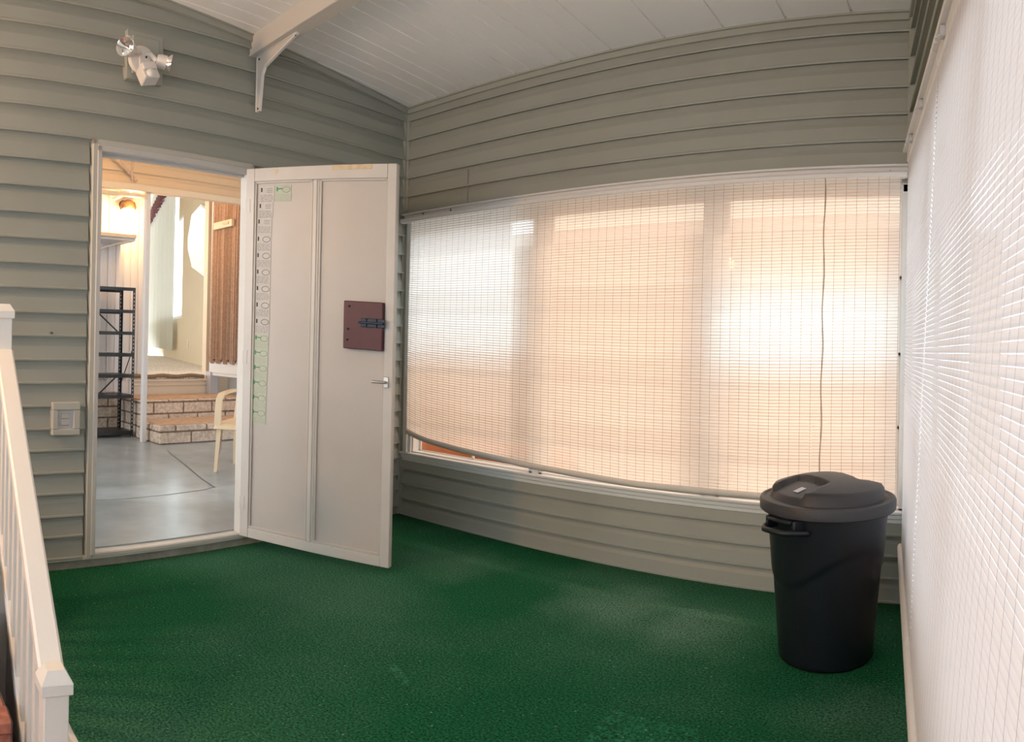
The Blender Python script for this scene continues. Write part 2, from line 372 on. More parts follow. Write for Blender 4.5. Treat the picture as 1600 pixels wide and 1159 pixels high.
# floor: green turf carpet platform, its edge fascia, the lower brick patio
mb = MB()
fx = lambda y: XA + (YB-y)*math.tan(AA)
EY = .64
mb.add([(fx(YB)-.02, YB, 0), (-.38, YB, 0), (.22, EY, 0), (fx(EY)-.02, EY, 0), (fx(YB)-.02, YB, -.05), (-.38, YB, -.05), (.22, EY, -.05), (fx(EY)-.02, EY, -.05)],
       [(0, 1, 2, 3), (4, 7, 6, 5), (0, 4, 5, 1), (1, 5, 6, 2), (2, 6, 7, 3), (3, 7, 4, 0)])
tag(mb.build('floor', 'carpet'), 'worn green outdoor turf carpet', 'floor', kind='structure')
for pts_p in (((905, 1165), (955, 1108), (1095, 1140), (1090, 1175)), ((603, 1042), (618, 1035), (642, 1066), (634, 1076))):
    p = MB(); q4 = [floor_at(u, v, .004) for u, v in pts_p]; lo = [Vector((q.x, q.y, -.002)) for q in q4]
    p.add(q4+lo, [(0, 1, 2, 3), (4, 7, 6, 5), (0, 4, 5, 1), (1, 5, 6, 2), (2, 6, 7, 3), (3, 7, 4, 0)])
    tag(p.build('turf_patch', 'turf2'), 'larger rectangular patch of slightly paler turf at the front of the floor' if pts_p[0][0] > 800 else 'small rectangular patch of slightly paler turf in the open carpet', 'turf patch')
mb = MB(); mb.box(-3.75, .25, EY-.02, EY, -.6, -.005)
tag(mb.build('trim_7', 'white'), 'white fascia board along the carpet platform edge', 'trim', kind='structure')
mb = MB(); mb.box(-4.6, 1.2, -2.8, YB, -.72, -.6)
tag(mb.build('floor_lower', 'redbrick'), 'lower red brick paving beside the steps', 'floor', kind='structure')

# ceiling: narrow pan panels with seams running to the back wall
mb = MB()
x0 = -3.156 - 8*.3475; P = .3475/3
n = 0; x = x0
while x < 1.6:
    rib = lambda k, xx: (.0045, .012) if k % 3 == 0 else ((.002, .003) if xx < -2.2 else (.0003, .0))
    g0, lift = rib(n, x); g1_, lift1 = rib(n+1, x+P)
    y0, y1 = -2.9, YB+.06
    prof = [(x-g0, lift), (x+g0, lift), (x+g0+.002, 0), (x+P-g1_-.002, 0)]
    rows = []
    for (px, dz) in prof: rows.append([Vector((px, y0, ceil_z(y0)+dz)), Vector((px, y1, ceil_z(y1)+dz))])
    e = x+P-g1_
    rows.append([Vector((e, y0, ceil_z(y0)+lift1)), Vector((e, y1, ceil_z(y1)+lift1))])
    mb.strip(rows); x += P; n += 1
vs = [(x_, y_, ceil_z(y_)+dz) for dz in (.014, .09) for y_ in (-2.9, YB+.14) for x_ in (x0, 1.7)]
mb.add(vs, [(0, 2, 3, 1), (4, 5, 7, 6), (0, 1, 5, 4), (2, 6, 7, 3), (0, 4, 6, 2), (1, 3, 7, 5)])
tag(mb.build('ceiling', 'ceiling', recalc=False), 'white ribbed pan panel ceiling', 'ceiling', kind='structure')

# trims at the ceiling line, in the corners
def sloped_strip(mb, F, x0, x1, drop, h, y0, y1):
    vs = []
    for x in (x0, x1):
        wy = (F @ Vector((x, 0, 0))).y; z = ceil_z(wy)-drop
        for (y, zz) in ((y0, z-h), (y1, z-h), (y1, z+.02), (y0, z+.02)): vs.append((x, y, zz))
    mb.add(vs, [(0, 1, 5, 4), (1, 2, 6, 5), (2, 3, 7, 6), (3, 0, 4, 7), (0, 3, 2, 1), (4, 5, 6, 7)])
mb = MB(); sloped_strip(mb, FA, -6.2, 0, 0, .040, -.040, 0); sloped_strip(mb, FA, -6.2, 0, 0, .006, -.055, 0)
tag(mb.build('trim_1', 'siding_trim', mtx=FA), 'sage channel trim where the doorway wall meets the ceiling', 'trim', kind='structure')
mb = MB(); sloped_strip(mb, FB, -3.86, -.4, 0, .040, -.038, 0); sloped_strip(mb, FB, -3.86, -.4, 0, .006, -.052, 0)
tag(mb.build('trim_2', 'siding_trim', mtx=FB), 'sage channel trim along the ceiling above the long window', 'trim', kind='structure')
mb = MB(); sloped_strip(mb, FC, 0, 6.2, 0, .040, -.038, 0)
tag(mb.build('trim_3', 'siding_trim', mtx=FC), 'sage channel trim along the ceiling above the side blinds', 'trim', kind='structure')
mb = MB(); mb.box(XA-.01, XA+.028, YB-.046, YB, 0, 2.955, bev=.004); mb.box(XA, XA+.044, YB-.026, YB, 0, 2.95, bev=.004)
tag(mb.build('trim_4', 'siding_trim'), 'sage corner post left of the long window', 'trim', kind='structure')
mb = MB(); mb.box(-.434, -.40, YB-.028, YB, 2.2, 2.96, bev=.004); mb.box(-.425, -.392, YB-.05, YB, 2.2, 2.96, bev=.004)
tag(mb.build('trim_5', 'siding_trim'), 'sage corner post right of the long window', 'trim', kind='structure')

# door casing and threshold
mb = MB()
for x0, x1 in ((-2.428, -2.396), (-1.412, -1.380)): mb.box(x0, x1, -.040, 0, .05, 2.315, bev=.004)
mb.box(-2.428, -1.380, -.040, 0, 2.283, 2.315, bev=.004)
o = mb.build('trim_8', 'doortrim', mtx=FA); tag(o, 'sage outer casing around the doorway', 'door casing', kind='structure')
mb = MB()
for x0, x1 in ((DX0-.012, DX0+.014), (DX1-.014, DX1+.012)): mb.box(x0, x1, -.046, .035, .07, DZ1+.03, bev=.003)
mb.box(DX0-.012, DX1+.012, -.046, .035, DZ1, DZ1+.035, bev=.003)
mb.box(DX0+.012, DX0+.022, .0, .03, .09, DZ1); mb.box(DX0, DX1, .0, .03, DZ1-.012, DZ1+.01)
o = mb.build('trim_9', 'doorframe', mtx=FA); tag(o, 'white metal frame lining the open doorway', 'door frame', kind='structure')
mb = MB(); mb.box(DX0, DX1, -.036, .05, .055, DZ0, bev=.006)
o = mb.build('trim_10', 'doorframe', mtx=FA); tag(o, 'pale metal threshold of the doorway', 'threshold', kind='structure')

# ceiling beam and its bracket
bx = MB(); zb = 2.972
bx.box(-3.80, .2, 2.145, 2.225, zb, 3.12, bev=.006); bx.box(-3.80, .2, 2.138, 2.235, zb-.004, zb+.010, bev=.003)
tag(bx.build('ceiling_beam', 'beam'), 'pale metal beam crossing under the ceiling', 'beam', kind='structure')
root = empty('shelf_bracket', T(-3.720, 2.185, zb-.005), 'white stamped metal bracket bracing the ceiling beam to the siding wall', 'bracket')
out = [(0.0, 0), (.42, 0), (.425, -.014), (.085, -.090), (.058, -.125), (.034, -.33), (.0, -.335)]
bk = MB(); bk.extrude(out, lambda p: Vector((p[0], -.003, p[1])), lambda p: Vector((p[0], .003, p[1])))
bk.build('web', 'beam', root)
rim = [(.425, -.008), (.092, -.085), (.063, -.125), (.036, -.335)]
bk = MB()
for (a, b) in zip(rim[:-1], rim[1:]):
    A_, B_ = Vector((a[0], 0, a[1])), Vector((b[0], 0, b[1])); d = (B_-A_).normalized(); nrm = Vector((-d.z, 0, d.x))*.004
    bk.add([A_+Vector((0, sy, 0))+s_*nrm for s_ in (-1, 1) for sy in (-.009, .009)] + [B_+Vector((0, sy, 0))+s_*nrm for s_ in (-1, 1) for sy in (-.009, .009)],
           [(0, 1, 3, 2), (4, 6, 7, 5), (0, 4, 5, 1), (2, 3, 7, 6), (0, 2, 6, 4), (1, 5, 7, 3)])
bk.box(0, .006, -.011, .011, -.335, 0, bev=.001); bk.box(0, .43, -.011, .011, -.006, 0, bev=.001)
bk.build('flange', 'white', root)
for (x_, z_) in ((.415, -.012), (.025, -.022), (.02, -.318)):
    sc = MB(); sc.lathe([(.0, .006), (.005, .005), (.006, .0)], 10, T(x_, -.003, z_) @ RX(math.pi/2)); sc.build('screw', 'dark', root)

# ------------------------------------------------------------------ windows of the back wall
def window_unit(idx, x0, x1, clears, F=FB, stile=True, z0=.456, z1=2.105):
    f = MB(); fr = .028
    f.box(x0, x0+fr, .0, .085, z0, z1, bev=.003); f.box(x1-fr, x1, .0, .085, z0, z1, bev=.003)
    f.box(x0, x1, .0, .085, z0, z0+.014, bev=.003); f.box(x0, x1, .0, .085, z1-.04, z1, bev=.003)
    o = f.build('window_%d' % idx, 'window', mtx=F)
    rails = [z0+.014, .862, 1.236, 1.625, z1-.04]
    for k in range(4):
        a, b = rails[k], rails[k+1]; y = .020+.014*(3-k)
        s = MB(); t = .018; tb = .018 if k else .006
        s.box(x0+fr, x1-fr, y, y+.012, a, a+tb, bev=.002); s.box(x0+fr, x1-fr, y, y+.012, b-.002, b+t*.4, bev=.001)
        s.box(x0+fr, x0+fr+t, y, y+.012, a, b, bev=.002); s.box(x1-fr-t, x1-fr, y, y+.012, a, b, bev=.002)
        if stile and k == 0: s.box((x0+x1)/2-.008, (x0+x1)/2+.008, y, y+.012, a, b)
        p = s.build('sash', 'window', o)
        g = MB(); g.box(x0+fr+t, x1-fr-t, y+.005, y+.007, a+tb, b)
        g.build('pane', 'clear' if k in clears else 'bronze', p)
    tag(o, ['', 'left window of the long back window, its upper panes clear', 'middle window of the long back window, tinted throughout', 'right window of the long back window, one clear pane at mid height'][idx] if idx < 4 else None, 'window', kind='structure')
    return o
window_unit(1, -3.76, -2.655, (2, 3)); window_unit(2, -2.605, -1.495, ()); window_unit(3, -1.435, -.425, (2,))
mb = MB(); mb.box(-2.655, -2.605, -.004, .10, .455, 2.11, bev=.003); mb.box(-1.495, -1.435, -.004, .10, .455, 2.11, bev=.003)
tag(mb.build('trim_11', 'window', mtx=FB), 'grey mullion posts between the windows', 'mullion', kind='structure')
mb = MB(); mb.box(-3.85, -.41, -.040, .09, .442, .460, bev=.004); mb.box(-3.83, -.41, -.030, 0, .418, .442, bev=.004); mb.box(-3.83, -.41, -.024, 0, .396, .418, bev=.004)
tag(mb.build('trim_12', 'window', mtx=FB), 'stepped white sill below the long back window', 'windowsill', kind='structure')
mb = MB(); mb.box(-3.815, -3.77, -.03, .02, .44, 2.13, bev=.004); mb.box(-3.77, -3.745, -.015, .02, .46, 2.12, bev=.003)
tag(mb.build('trim_13', 'window', mtx=FB), 'white jamb left of the long back window', 'trim', kind='structure')
# side windows behind the long blinds
mb = MB()
for k in range(6): mb.box(.08+k*1.02, .13+k*1.02, 0, .10, .45, 2.12)
mb.box(.08, CX1, 0, .10, .45, .49); mb.box(.08, CX1, 0, .10, 2.07, 2.12)
o = mb.build('window_4', 'window', mtx=FC); tag(o, 'side window band behind the long white blinds', 'window', kind='structure')
for k in range(5):
    g = MB(); g.box(.13+k*1.02, .08+(k+1)*1.02, .05, .054, .49, 2.07); g.build('pane', 'clear', o)

# ------------------------------------------------------------------ roll-up blinds
def lerp_tab(x, tab):
    for (a, b), (c, d) in zip(tab[:-1], tab[1:]):
        if x <= c: return b + (d-b)*max(0, (x-a))/(c-a)
    return tab[-1][1]
def blind(name, surf, n_slats, us, thread_us, mat_slat, mat_thread, label, cat='roll-up blind', group=None, roll_r=.019, roll_mat='roll', tmat=None):
    """surf(u, t) -> (point, outward normal, down direction); t = 0 top .. 1 bottom, in metres of travel along u"""
    root = empty(name, Matrix.Identity(4), label, cat, group)
    sl = MB(); hp = .5/n_slats*.93
    for k in range(n_slats):
        tc = (k+.5)/n_slats; rows = []
        for j, (dt, bul) in enumerate(((-1, 0), (-.55, .0026), (0, .0036), (.55, .0026), (1, 0))):
            row = []
            for u in us:
                p, nr, dn = surf(u, tc+dt*hp); row.append(p + nr*bul)
            rows.append(row)
        sl.strip(rows)
    sl.build('slats', mat_slat, root, smooth=True, recalc=False)
    th = MB()
    for u in thread_us:
        rows = []
        for k in range(0, n_slats+1, 2):
            p, nr, dn = surf(u, k/n_slats); q, _, _ = surf(u+.0016, k/n_slats)
            rows.append([p+nr*.0046, q+nr*.0046])
        th.strip(rows)
    th.build('thread', mat_thread, root, recalc=False)
    rl = MB(); pts = []
    for u in us:
        p, nr, dn = surf(u, 1.0); pts.append(p + nr*.004)
    rl.tube(pts, roll_r, 12); rl.build('bottom_roll', roll_mat, root, smooth=True)
    return root
BT, BBOT = 2.125, .485
tabB = [(-3.70, .625), (-3.54, .585), (-3.2, .555), (-2.6, .522), (-1.9, .498), (-1.1, .505), (-.44, .535)]
def surfB(u, t):
    zb_ = lerp_tab(u, tabB); L = BT-zb_
    return Vector((u, YB-.088+.012*math.sin(t*3.0)*-1, BT-L*t)), Vector((0, -1, 0)), Vector((0, 0, -1))
usB = [-3.700+i*(3.70-.450)/30 for i in range(31)]
NB = 98
rootB = blind('roll_up_blind', surfB, NB, usB, [-3.67+.0545*i for i in range(60)], 'slatB', 'thread', 'cream slatted roll-up blind glowing in front of the long back window')
hd = MB(); hd.box(-3.825, -.412, YB-.050, YB-.024, 2.128, 2.186, bev=.006); hd.box(-3.825, -.412, YB-.075, YB-.024, 2.178, 2.190, bev=.003); hd.box(-3.82, -.414, YB-.098, YB-.05, 2.118, 2.150, bev=.008)
hd.build('headrail', 'white', rootB)
for u_, v_ in ((662, 333), (705, 328), (821, 315), (951, 302), (962, 302), (1114, 287), (1119, 285), (1266, 277), (1301, 274), (1391, 270), (1408, 271)):
    p = at(u_, v_, FB, -.052); hk = MB(); x_, z_ = p.x, p.z
    hk.tube([(x_, YB-.056, z_+.012), (x_, YB-.062, z_-.006), (x_+.006, YB-.066, z_-.012), (x_+.010, YB-.060, z_-.002)], .0022, 6); hk.build('hook', 'navy', rootB)
cd = MB(); xq = -.832
cd.tube([(xq+.004*math.sin(i*.9), YB-.106, 2.12-i*.054) for i in range(31)], .0028, 6); cd.build('pull_cord', 'thread', rootB)

CTOP = 2.170
def c_top(y): return XC + (YB-y)*math.tan(AC) - .040
def c_bot(y): return -.178 + .1486*(1.836-y)
def make_c(y0, y1, label, z_bot=.30):
    def surf(u, t):
        y = u; zb_ = z_bot + .04*max(0, y-2.8)
        tb = t**1.0
        p = Vector((c_top(y)*(1-tb)+c_bot(y)*tb, y, CTOP+(zb_-CTOP)*t))
        return p, Vector((-.97, -.2, 0)), Vector((0, 0, -1))
    n = 12; us = [y0+(y1-y0)*i/n for i in range(n+1)]
    k = int(abs(y1-y0)/.0545); th = [y0+(.02+.0545*i)*(1 if y1 > y0 else -1) for i in range(k)]
    return blind('side_blind', surf, 112, us, th, 'slatC', 'threadC', label, 'roll-up blind', roll_mat='white')
c1 = make_c(3.38, 2.262, 'narrow white slatted roll-up blind filling the corner beside the trash can')
c2 = make_c(2.250, .02, 'large white slatted roll-up blind hanging along the right edge')
for (rt, xa, xb) in ((c1, .125, 1.30), (c2, 1.305, 4.7)):
    h = MB(); h.box(xa, xb, -.045, -.018, 2.178, 2.232, bev=.006); h.box(xa, xb, -.066, -.018, 2.224, 2.238, bev=.003)
    h.build('headrail', 'white', rt).matrix_world = FC
for (rt, xs) in ((c1, (.42, .86)), (c2, (1.48, 2.3))):
    for x_ in xs:
        h = MB(); h.box(x_-.018, x_+.018, -.060, -.044, 2.19, 2.222, bev=.003); h.tube([(x_, -.055, 2.20), (x_, -.075, 2.185), (x_, -.07, 2.17)], .003, 6)
        h.build('clip', 'greyplastic', rt).matrix_world = FC

# ------------------------------------------------------------------ open door leaf
hinge = FA @ Vector((-1.416, -.045, 0)); fr = Vector((-2.882, 2.598, 0))
dx = (fr-hinge).normalized(); W = (fr-hinge).length
ang = math.atan2(dx.y, dx.x)
sag = Matrix.Identity(4); sag[2][0] = -.050/W                         # the heavy leaf has dropped at its free edge
root = empty('door_1', T(hinge.x, hinge.y, 0) @ RZ(ang), 'open off-white panel door, framed in two tall panels, with inspection stickers', 'door', kind='structure')
MB.XF = sag
# local: x 0..W, y negative = face towards viewer
Z0, Z1 = .080, 2.272; th_ = .036; FY = -th_
b = MB(); b.box(.0, W, FY+.006, 0, Z0, Z1); b.build('door_panel', 'door', root)
st = MB()
for (a, c, zz0, zz1) in ((0, .058, Z0, Z1), (W-.052, W, Z0, Z1), (.058, W-.052, Z1-.078, Z1), (.058, W-.052, Z0, Z0+.055)):
    st.box(a, c, FY-.010, FY+.008, zz0, zz1, bev=.003)
st.box(.442, .484, FY-.006, FY+.008, Z0+.055, Z1-.078, bev=.004); st.box(.454, .472, FY-.012, FY, Z0+.055, Z1-.078, bev=.004)
st.build('door_frame', 'doorframe', root)
bd = MB()
for (a, c) in ((.058, .442), (.484, W-.052)):
    bd.box(a, c, FY-.004, FY+.008, Z1-.090, Z1-.078, bev=.002); bd.box(a, a+.012, FY-.004, FY+.008, Z0+.055, Z1-.078, bev=.002)
    bd.box(c-.012, c, FY-.004, FY+.008, Z0+.055, Z1-.078, bev=.002); bd.box(a, c, FY-.006, FY+.008, Z0+.055, Z0+.070, bev=.002)
bd.build('bead', 'door', root)
tp = MB(); tp.box(.56, .80, FY-.013, FY-.009, Z1-.028, Z1-.003); tp.add([(.185, FY-.0125, Z1-.012), (.215, FY-.0125, Z1-.012), (.20, FY-.0125, Z1-.042)], [(0, 1, 2)])
tag(tp.build('bare_patch', 'bare', root), 'strips of bare unpainted wood at the door top')
for z_ in (Z0+.2, 1.15, Z1-.22):
    hg = MB(); hg.tube([(-.004, -.004, z_-.045), (-.004, -.004, z_+.045)], .007, 10); hg.box(0, .03, FY-.012, FY-.009, z_-.04, z_+.04); hg.build('hinge', 'doorframe', root)
sc_ = MB()
for (a, z_) in ((.80, 1.86), (.85, 1.72), (.855, 1.62), (.86, 1.30), (.65, 1.12), (.78, 1.07), (.86, 1.09), (.855, .93), (.72, .92), (.63, .90), (.85, .50), (.85, .86), (.10, .62), (.09, .45), (.25, .16), (.37, .15), (.85, .27), (.70, .12)):
    sc_.lathe([(0, -.0005), (.0035, -.0005)], 8, T(a, FY+.0055, z_) @ RX(math.pi/2))
sc_.build('screw_hole', 'bare', root)
# stickers, stacked down the left panel
def sticker(x_, z_, wd, ht, green, k):
    s = MB(); s.box(x_, x_+wd, FY+.0035, FY+.0058, z_-ht, z_); o = s.build('sticker', 'sticker_green' if green else 'sticker', root)
    y_ = FY+.0030
    em = MB(); em.box(x_+.008, x_+.017, y_-.0006, y_+.001, z_-.034, z_-.010)
    if green: em.box(x_+.017, x_+.047, y_-.0006, y_+.001, z_-.024, z_-.018)
    em.build('emblem', 'ink_green' if green else 'navy', o)
    pr = MB(); cx_, cz_ = x_+wd*.68, z_-.026
    if green or k > 3 or k == 0:
        hexa = [(math.cos(a_)*.026, math.sin(a_)*.017) for a_ in [i*math.pi/4+.39 for i in range(8)]]
        for q in range(8):
            (a0, b0), (a1, b1) = hexa[q], hexa[(q+1) % 8]; pr.tube([(cx_+a0, y_, cz_+b0), (cx_+a1, y_, cz_+b1)], .0019, 4)
    else:
        for q in range(3): pr.box(cx_-.02, cx_+.02, y_-.0004, y_+.001, z_-.018-.010*q, z_-.015-.010*q)
    rr = random.Random(k)
    for q in range(5):
        z2 = z_-.052-.0085*q
        if z2 < z_-ht+.004: break
        xx = x_+.006
        while xx < x_+wd-.012:
            ln = rr.uniform(.008, .03); ln = min(ln, x_+wd-.006-xx); pr.box(xx, xx+ln, y_-.0004, y_+.001, z2-.003, z2); xx += ln+.006
    pr.build('print', 'ink_soft' if green else 'ink', o)
zz = Z1-.105
sticker(.088, zz, .098, .092, False, 1); sticker(.193, zz+.002, .104, .094, True, 0); zz -= .094
sticker(.080, zz, .098, .090, False, 2); zz -= .092
sticker(.074, zz, .098, .100, False, 3); zz -= .102
for k in range(6): sticker(.072, zz, .098, .096, False, 4+k); zz -= .0975
for k in range(6): sticker(.069-.002*k, zz, .098, .088, True, 10+k); zz -= .0885
# maroon lock box board with dark latch, knob below
xl = W-.285
mr = MB(); mr.box(xl, W-.055, FY-.035, FY+.004, 1.252, 1.515, bev=.004); mo = mr.build('lock_board', 'maroon', root); tag(mo, 'maroon painted board with a dark slide latch')
for (a, z_) in ((xl+.035, 1.485), (xl+.03, 1.36), (xl+.027, 1.30)):
    q = MB(); q.lathe([(0, 0), (.006, 0), (.006, -.003)], 8, T(a, FY-.036, z_) @ RX(-math.pi/2)); q.build('bolt', 'dark', mo)
lt = MB(); lt.box(xl+.105, W-.040, FY-.042, FY-.035, 1.376, 1.424, bev=.002); lt.box(xl+.095, W-.045, FY-.054, FY-.042, 1.394, 1.406, bev=.003)
for a in (xl+.13, xl+.19): lt.box(a, a+.012, FY-.050, FY-.040, 1.376, 1.424, bev=.002)
lt.build('slide_latch', 'navy', mo)
kn = MB(); kn.box(W-.050, W-.020, FY-.018, FY-.008, 1.055, 1.115, bev=.003); kn.tube([(W-.035, FY-.016, 1.085), (W-.035, FY-.050, 1.085), (W-.045, FY-.058, 1.085), (W-.100, FY-.058, 1.085)], .0075, 10); kn.build('door_handle', 'chrome', root, smooth=True)

MB.XF = None
# ------------------------------------------------------------------ flood light, switch box, screw hole on the left wall
root = empty('flood_light', FA @ T(-2.135, -.040, 2.795), 'white twin-head motion sensor flood light on a sage mounting plate', 'flood light')
p = MB(); p.box(-.112, .112, -.012, .04, -.135, .135, bev=.004); p.box(-.082, .082, -.022, -.01, -.105, .105, bev=.004); p.build('mounting_plate', 'siding_trim', root)
p = MB(); p.lathe([(0, .030), (.050, .030), (.072, .024), (.078, .010), (.078, 0)], 32, T(-.030, -.02, -.028) @ RX(math.pi/2)); p.box(-.055, .010, -.058, -.045, -.078, .027, bev=.004); p.build('canopy', 'lightplastic', root, smooth=True)
p = MB(); p.lathe([(0, .0), (.006, 0), (.006, .003)], 10, T(-.017, -.060, -.020) @ RX(math.pi/2)); p.build('center_screw', 'dark', root)
for sgn, pos, dr in ((-1, Vector((-.110, -.075, -.012)), Vector((-.80, -.62, -.02))), (1, Vector((.035, -.080, -.035)), Vector((.93, -.36, -.20)))):
    q = dr.to_track_quat('Z', 'Y').to_matrix().to_4x4()
    hM = T(*pos) @ q
    a = MB(); a.tube([(.02*sgn-.03, -.05, .0), (.035*sgn-.03, -.070, -.006), pos], .013, 10); a.lathe([(.004, 0), (.032, .002), (.038, .02), (.038, .055), (.040, .060)], 24, hM)
    h = a.build('lamp_head', 'lightplastic', root, smooth=True)
    a = MB(); a.lathe([(.0, .030), (.012, .034), (.030, .050), (.049, .078), (.053, .080), (.053, .074), (.036, .052)], 24, hM); a.build('reflector', 'reflector', h, smooth=True)
    a = MB(); a.lathe([(.0, .092), (.03, .088), (.050, .080)], 24, hM); a.build('lens', 'clear', h, smooth=True)
sm = T(-.022, -.075, -.118) @ RY(math.radians(-14)) @ RX(math.radians(-22))
p = MB(); p.box(-.045, .050, -.045, .03, -.055, .035, sm, .006); p.box(-.040, .045, -.06, -.04, -.010, .035, sm, .006); s_ = p.build('sensor', 'lightplastic', root)
p = MB(); p.lathe([(0, .018), (.014, .016), (.024, .006), (.026, 0)], 20, sm @ T(.0, -.045, -.03) @ RX(math.pi/2)); p.build('sensor_lens', 'white', s_, smooth=True)

pc = at(100.5, 653, FA, -.02)
root = empty('switch_box', FA @ T(pc.x, -.036, pc.z), 'beige outdoor light switch box beside the doorway', 'light switch')
p = MB(); p.box(-.078, .078, -.020, .036, .045, .088, bev=.004); p.box(-.078, .078, -.020, .036, -.088, -.055, bev=.004); p.box(-.078, -.045, -.020, .036, -.055, .045, bev=.004); p.box(.040, .078, -.020, .036, -.055, .045, bev=.004)
p.build('surround', 'doortrim', root)
p = MB(); p.box(-.047, .042, -.008, .010, -.057, .047); p.build('cover_plate', 'greyplastic', root)
for z_ in (.016, -.022):
    p = MB(); p.box(-.030, .018, -.014, -.006, z_-.015, z_+.013, bev=.003); p.box(-.038, -.030, -.012, -.006, z_-.008, z_+.004, bev=.001); p.build('switch', 'sticker', root)
p = MB(); p.lathe([(0, -.002), (.006, -.002), (.006, .02)], 12, T(*at(79, 520, FA, -.014)) @ RX(math.pi/2))
tag(p.build('screw_hole', 'dark', mtx=FA), 'small dark hole in the siding near the stair post', 'hole')

# ------------------------------------------------------------------ stair railing and steps at the left
root = empty('stair_railing', T(0, 0, -.6), 'white vinyl stair railing sloping down beside the green carpet', 'railing')
def pst(cx_, cy_, ztop, zbot, w_=.043):
    m_ = T(cx_, cy_, .6) @ RZ(-.03)
    p = MB(); p.box(-w_+.006, w_-.006, -w_+.006, w_-.006, zbot, ztop-.05, m_, .003); po = p.build('post', 'rail', root)
    c = MB(); c.box(-w_-.004, w_+.004, -w_-.004, w_+.004, ztop-.066, ztop-.034, m_, .002)
    a, b_ = w_+.004, .026
    c.add([m_ @ Vector(q) for q in [(-a, -a, ztop-.034), (a, -a, ztop-.034), (a, a, ztop-.034), (-a, a, ztop-.034), (-b_, -b_, ztop), (b_, -b_, ztop), (b_, b_, ztop), (-b_, b_, ztop)]],
          [(0, 1, 5, 4), (1, 2, 6, 5), (2, 3, 7, 6), (3, 0, 4, 7), (4, 5, 6, 7)])
    c.build('post_cap', 'rail', po)
PF = Vector((-3.215, .585, 0)); PN = Vector((-1.985, .530, 0))
pst(PF.x, PF.y, 1.395, -.6); pst(PN.x, PN.y, .290, -.6)
def bar(mb, a, b_, w_, h_, bev=.004):
    d = b_-a; L = d.length; q = d.normalized(); yv = Vector((0, 0, 1)).cross(q).normalized(); zv = q.cross(yv)
    m_ = Matrix([[q[i], yv[i], zv[i]] for i in range(3)]).to_4x4(); m_.translation = a
    mb.box(0, L, -w_/2, w_/2, -h_/2, h_/2, m_, bev)
RA, RB = Vector((-3.17, .583, 1.175+.6-.0)), Vector((-2.03, .532, .245+.6))
p = MB(); bar(p, RA, RB, .078, .048, .008); p.build('handrail', 'rail', root)
p = MB(); LA, LB = RA+Vector((0, 0, -.74)), RB+Vector((0, 0, -.74)); bar(p, LA, LB, .045, .05); p.build('bottom_rail', 'rail', root)
for k in range(9):
    t = (k+.8)/9.4; x_ = RA.x+(RB.x-RA.x)*t; y_ = RA.y+(RB.y-RA.y)*t; z_ = RA.z+(RB.z-RA.z)*t
    p = MB(); p.box(x_-.017, x_+.017, y_-.017, y_+.017, z_-.74, z_-.015, bev=.002); p.build('baluster', 'rail', root)
root = empty('brick_steps', T(-3.42, .476, -.6), 'red brick steps climbing behind the white stair railing', 'steps')
for k in range(6):
    zt = .46-.165*k+.6; xa = -.0+.27*k
    p = MB(); p.box(xa, xa+.30, -.95, .0, 0, zt-.02); p.build('step', 'redbrick', root)
    p = MB(); p.box(xa+.20, xa+.31, -.95, .0, zt-.045, zt, bev=.006); p.build('step_nosing', 'rail' if k == 1 else 'redbrick', root)

# ------------------------------------------------------------------ trash can
d_ = ray(1292, 900); d_.z = 0; d_.normalize(); cp_ = d_*2.955
root = empty('trash_can', T(cp_.x, cp_.y, 0), 'large round black plastic trash can with a domed lid in the corner', 'trash can')
def can_r(z): return .200 + (.252-.200)*(z/.62)
a0 = math.atan2(-d_.y, -d_.x)          # towards the viewer
rows = []; NP = 96
zs_ = [0, .004, .012] + [.02+i*.012 for i in range(51)]
for z_ in zs_:
    row = []
    for q in range(NP+1):
        ph = 2*math.pi*q/NP; rel = (ph-a0+math.pi) % (2*math.pi)-math.pi
        sw = .40 - .075*math.cos(rel*2.0+1.9) if True else 0
        r_ = can_r(z_)
        k_ = min(1, max(0, (sw-z_)/.012)); r_ -= .006*k_
        g = abs(((rel*4/math.pi+.5) % 2)-1); r_ -= .004*max(0, 1-g/.04)*k_
        if z_ < .012: r_ -= .010*(1-z_/.012)
        row.append(Vector((r_*math.cos(ph), r_*math.sin(ph), z_)))
    rows.append(row)
p = MB(); p.strip(rows); p.add([Vector((.19*math.cos(2*math.pi*q/32), .19*math.sin(2*math.pi*q/32), .003)) for q in range(32)], [tuple(range(32))])
body = p.build('body', 'can', root, smooth=True)
LZ = .620
p = MB(); p.lathe([(.250, LZ-.014), (.276, LZ-.016), (.283, LZ-.010), (.284, LZ+.024), (.279, LZ+.034), (.268, LZ+.037), (.262, LZ+.030), (.252, LZ+.030), (.240, LZ+.034)], 72)
hd_ = a0 - math.radians(52)           # handles point front left
rows = []; NR = 26
for i in range(NR+1):
    r_ = .242*(1-i/NR) + .0
    row = []
    for q in range(97):
        ph = 2*math.pi*q/96; pq = r_*math.cos(ph-hd_); qq = r_*math.sin(ph-hd_)
        z_ = LZ+.034 + .040*min(1, (.242-r_)/.012) + .052*(1-(r_/.242)**2)
        if r_ > .2419: z_ = LZ+.032
        for sg in (1, -1):
            if sg*pq > .075 and abs(qq) < .105 and r_ < .2415:
                e = min(1, (sg*pq-.075)/.012, (.105-abs(qq))/.012); z_ -= .024*e
        row.append(Vector((r_*math.cos(ph), r_*math.sin(ph), z_)))
    rows.append(row)
p.strip(rows); lid = p.build('lid', 'lid', root, smooth=True)
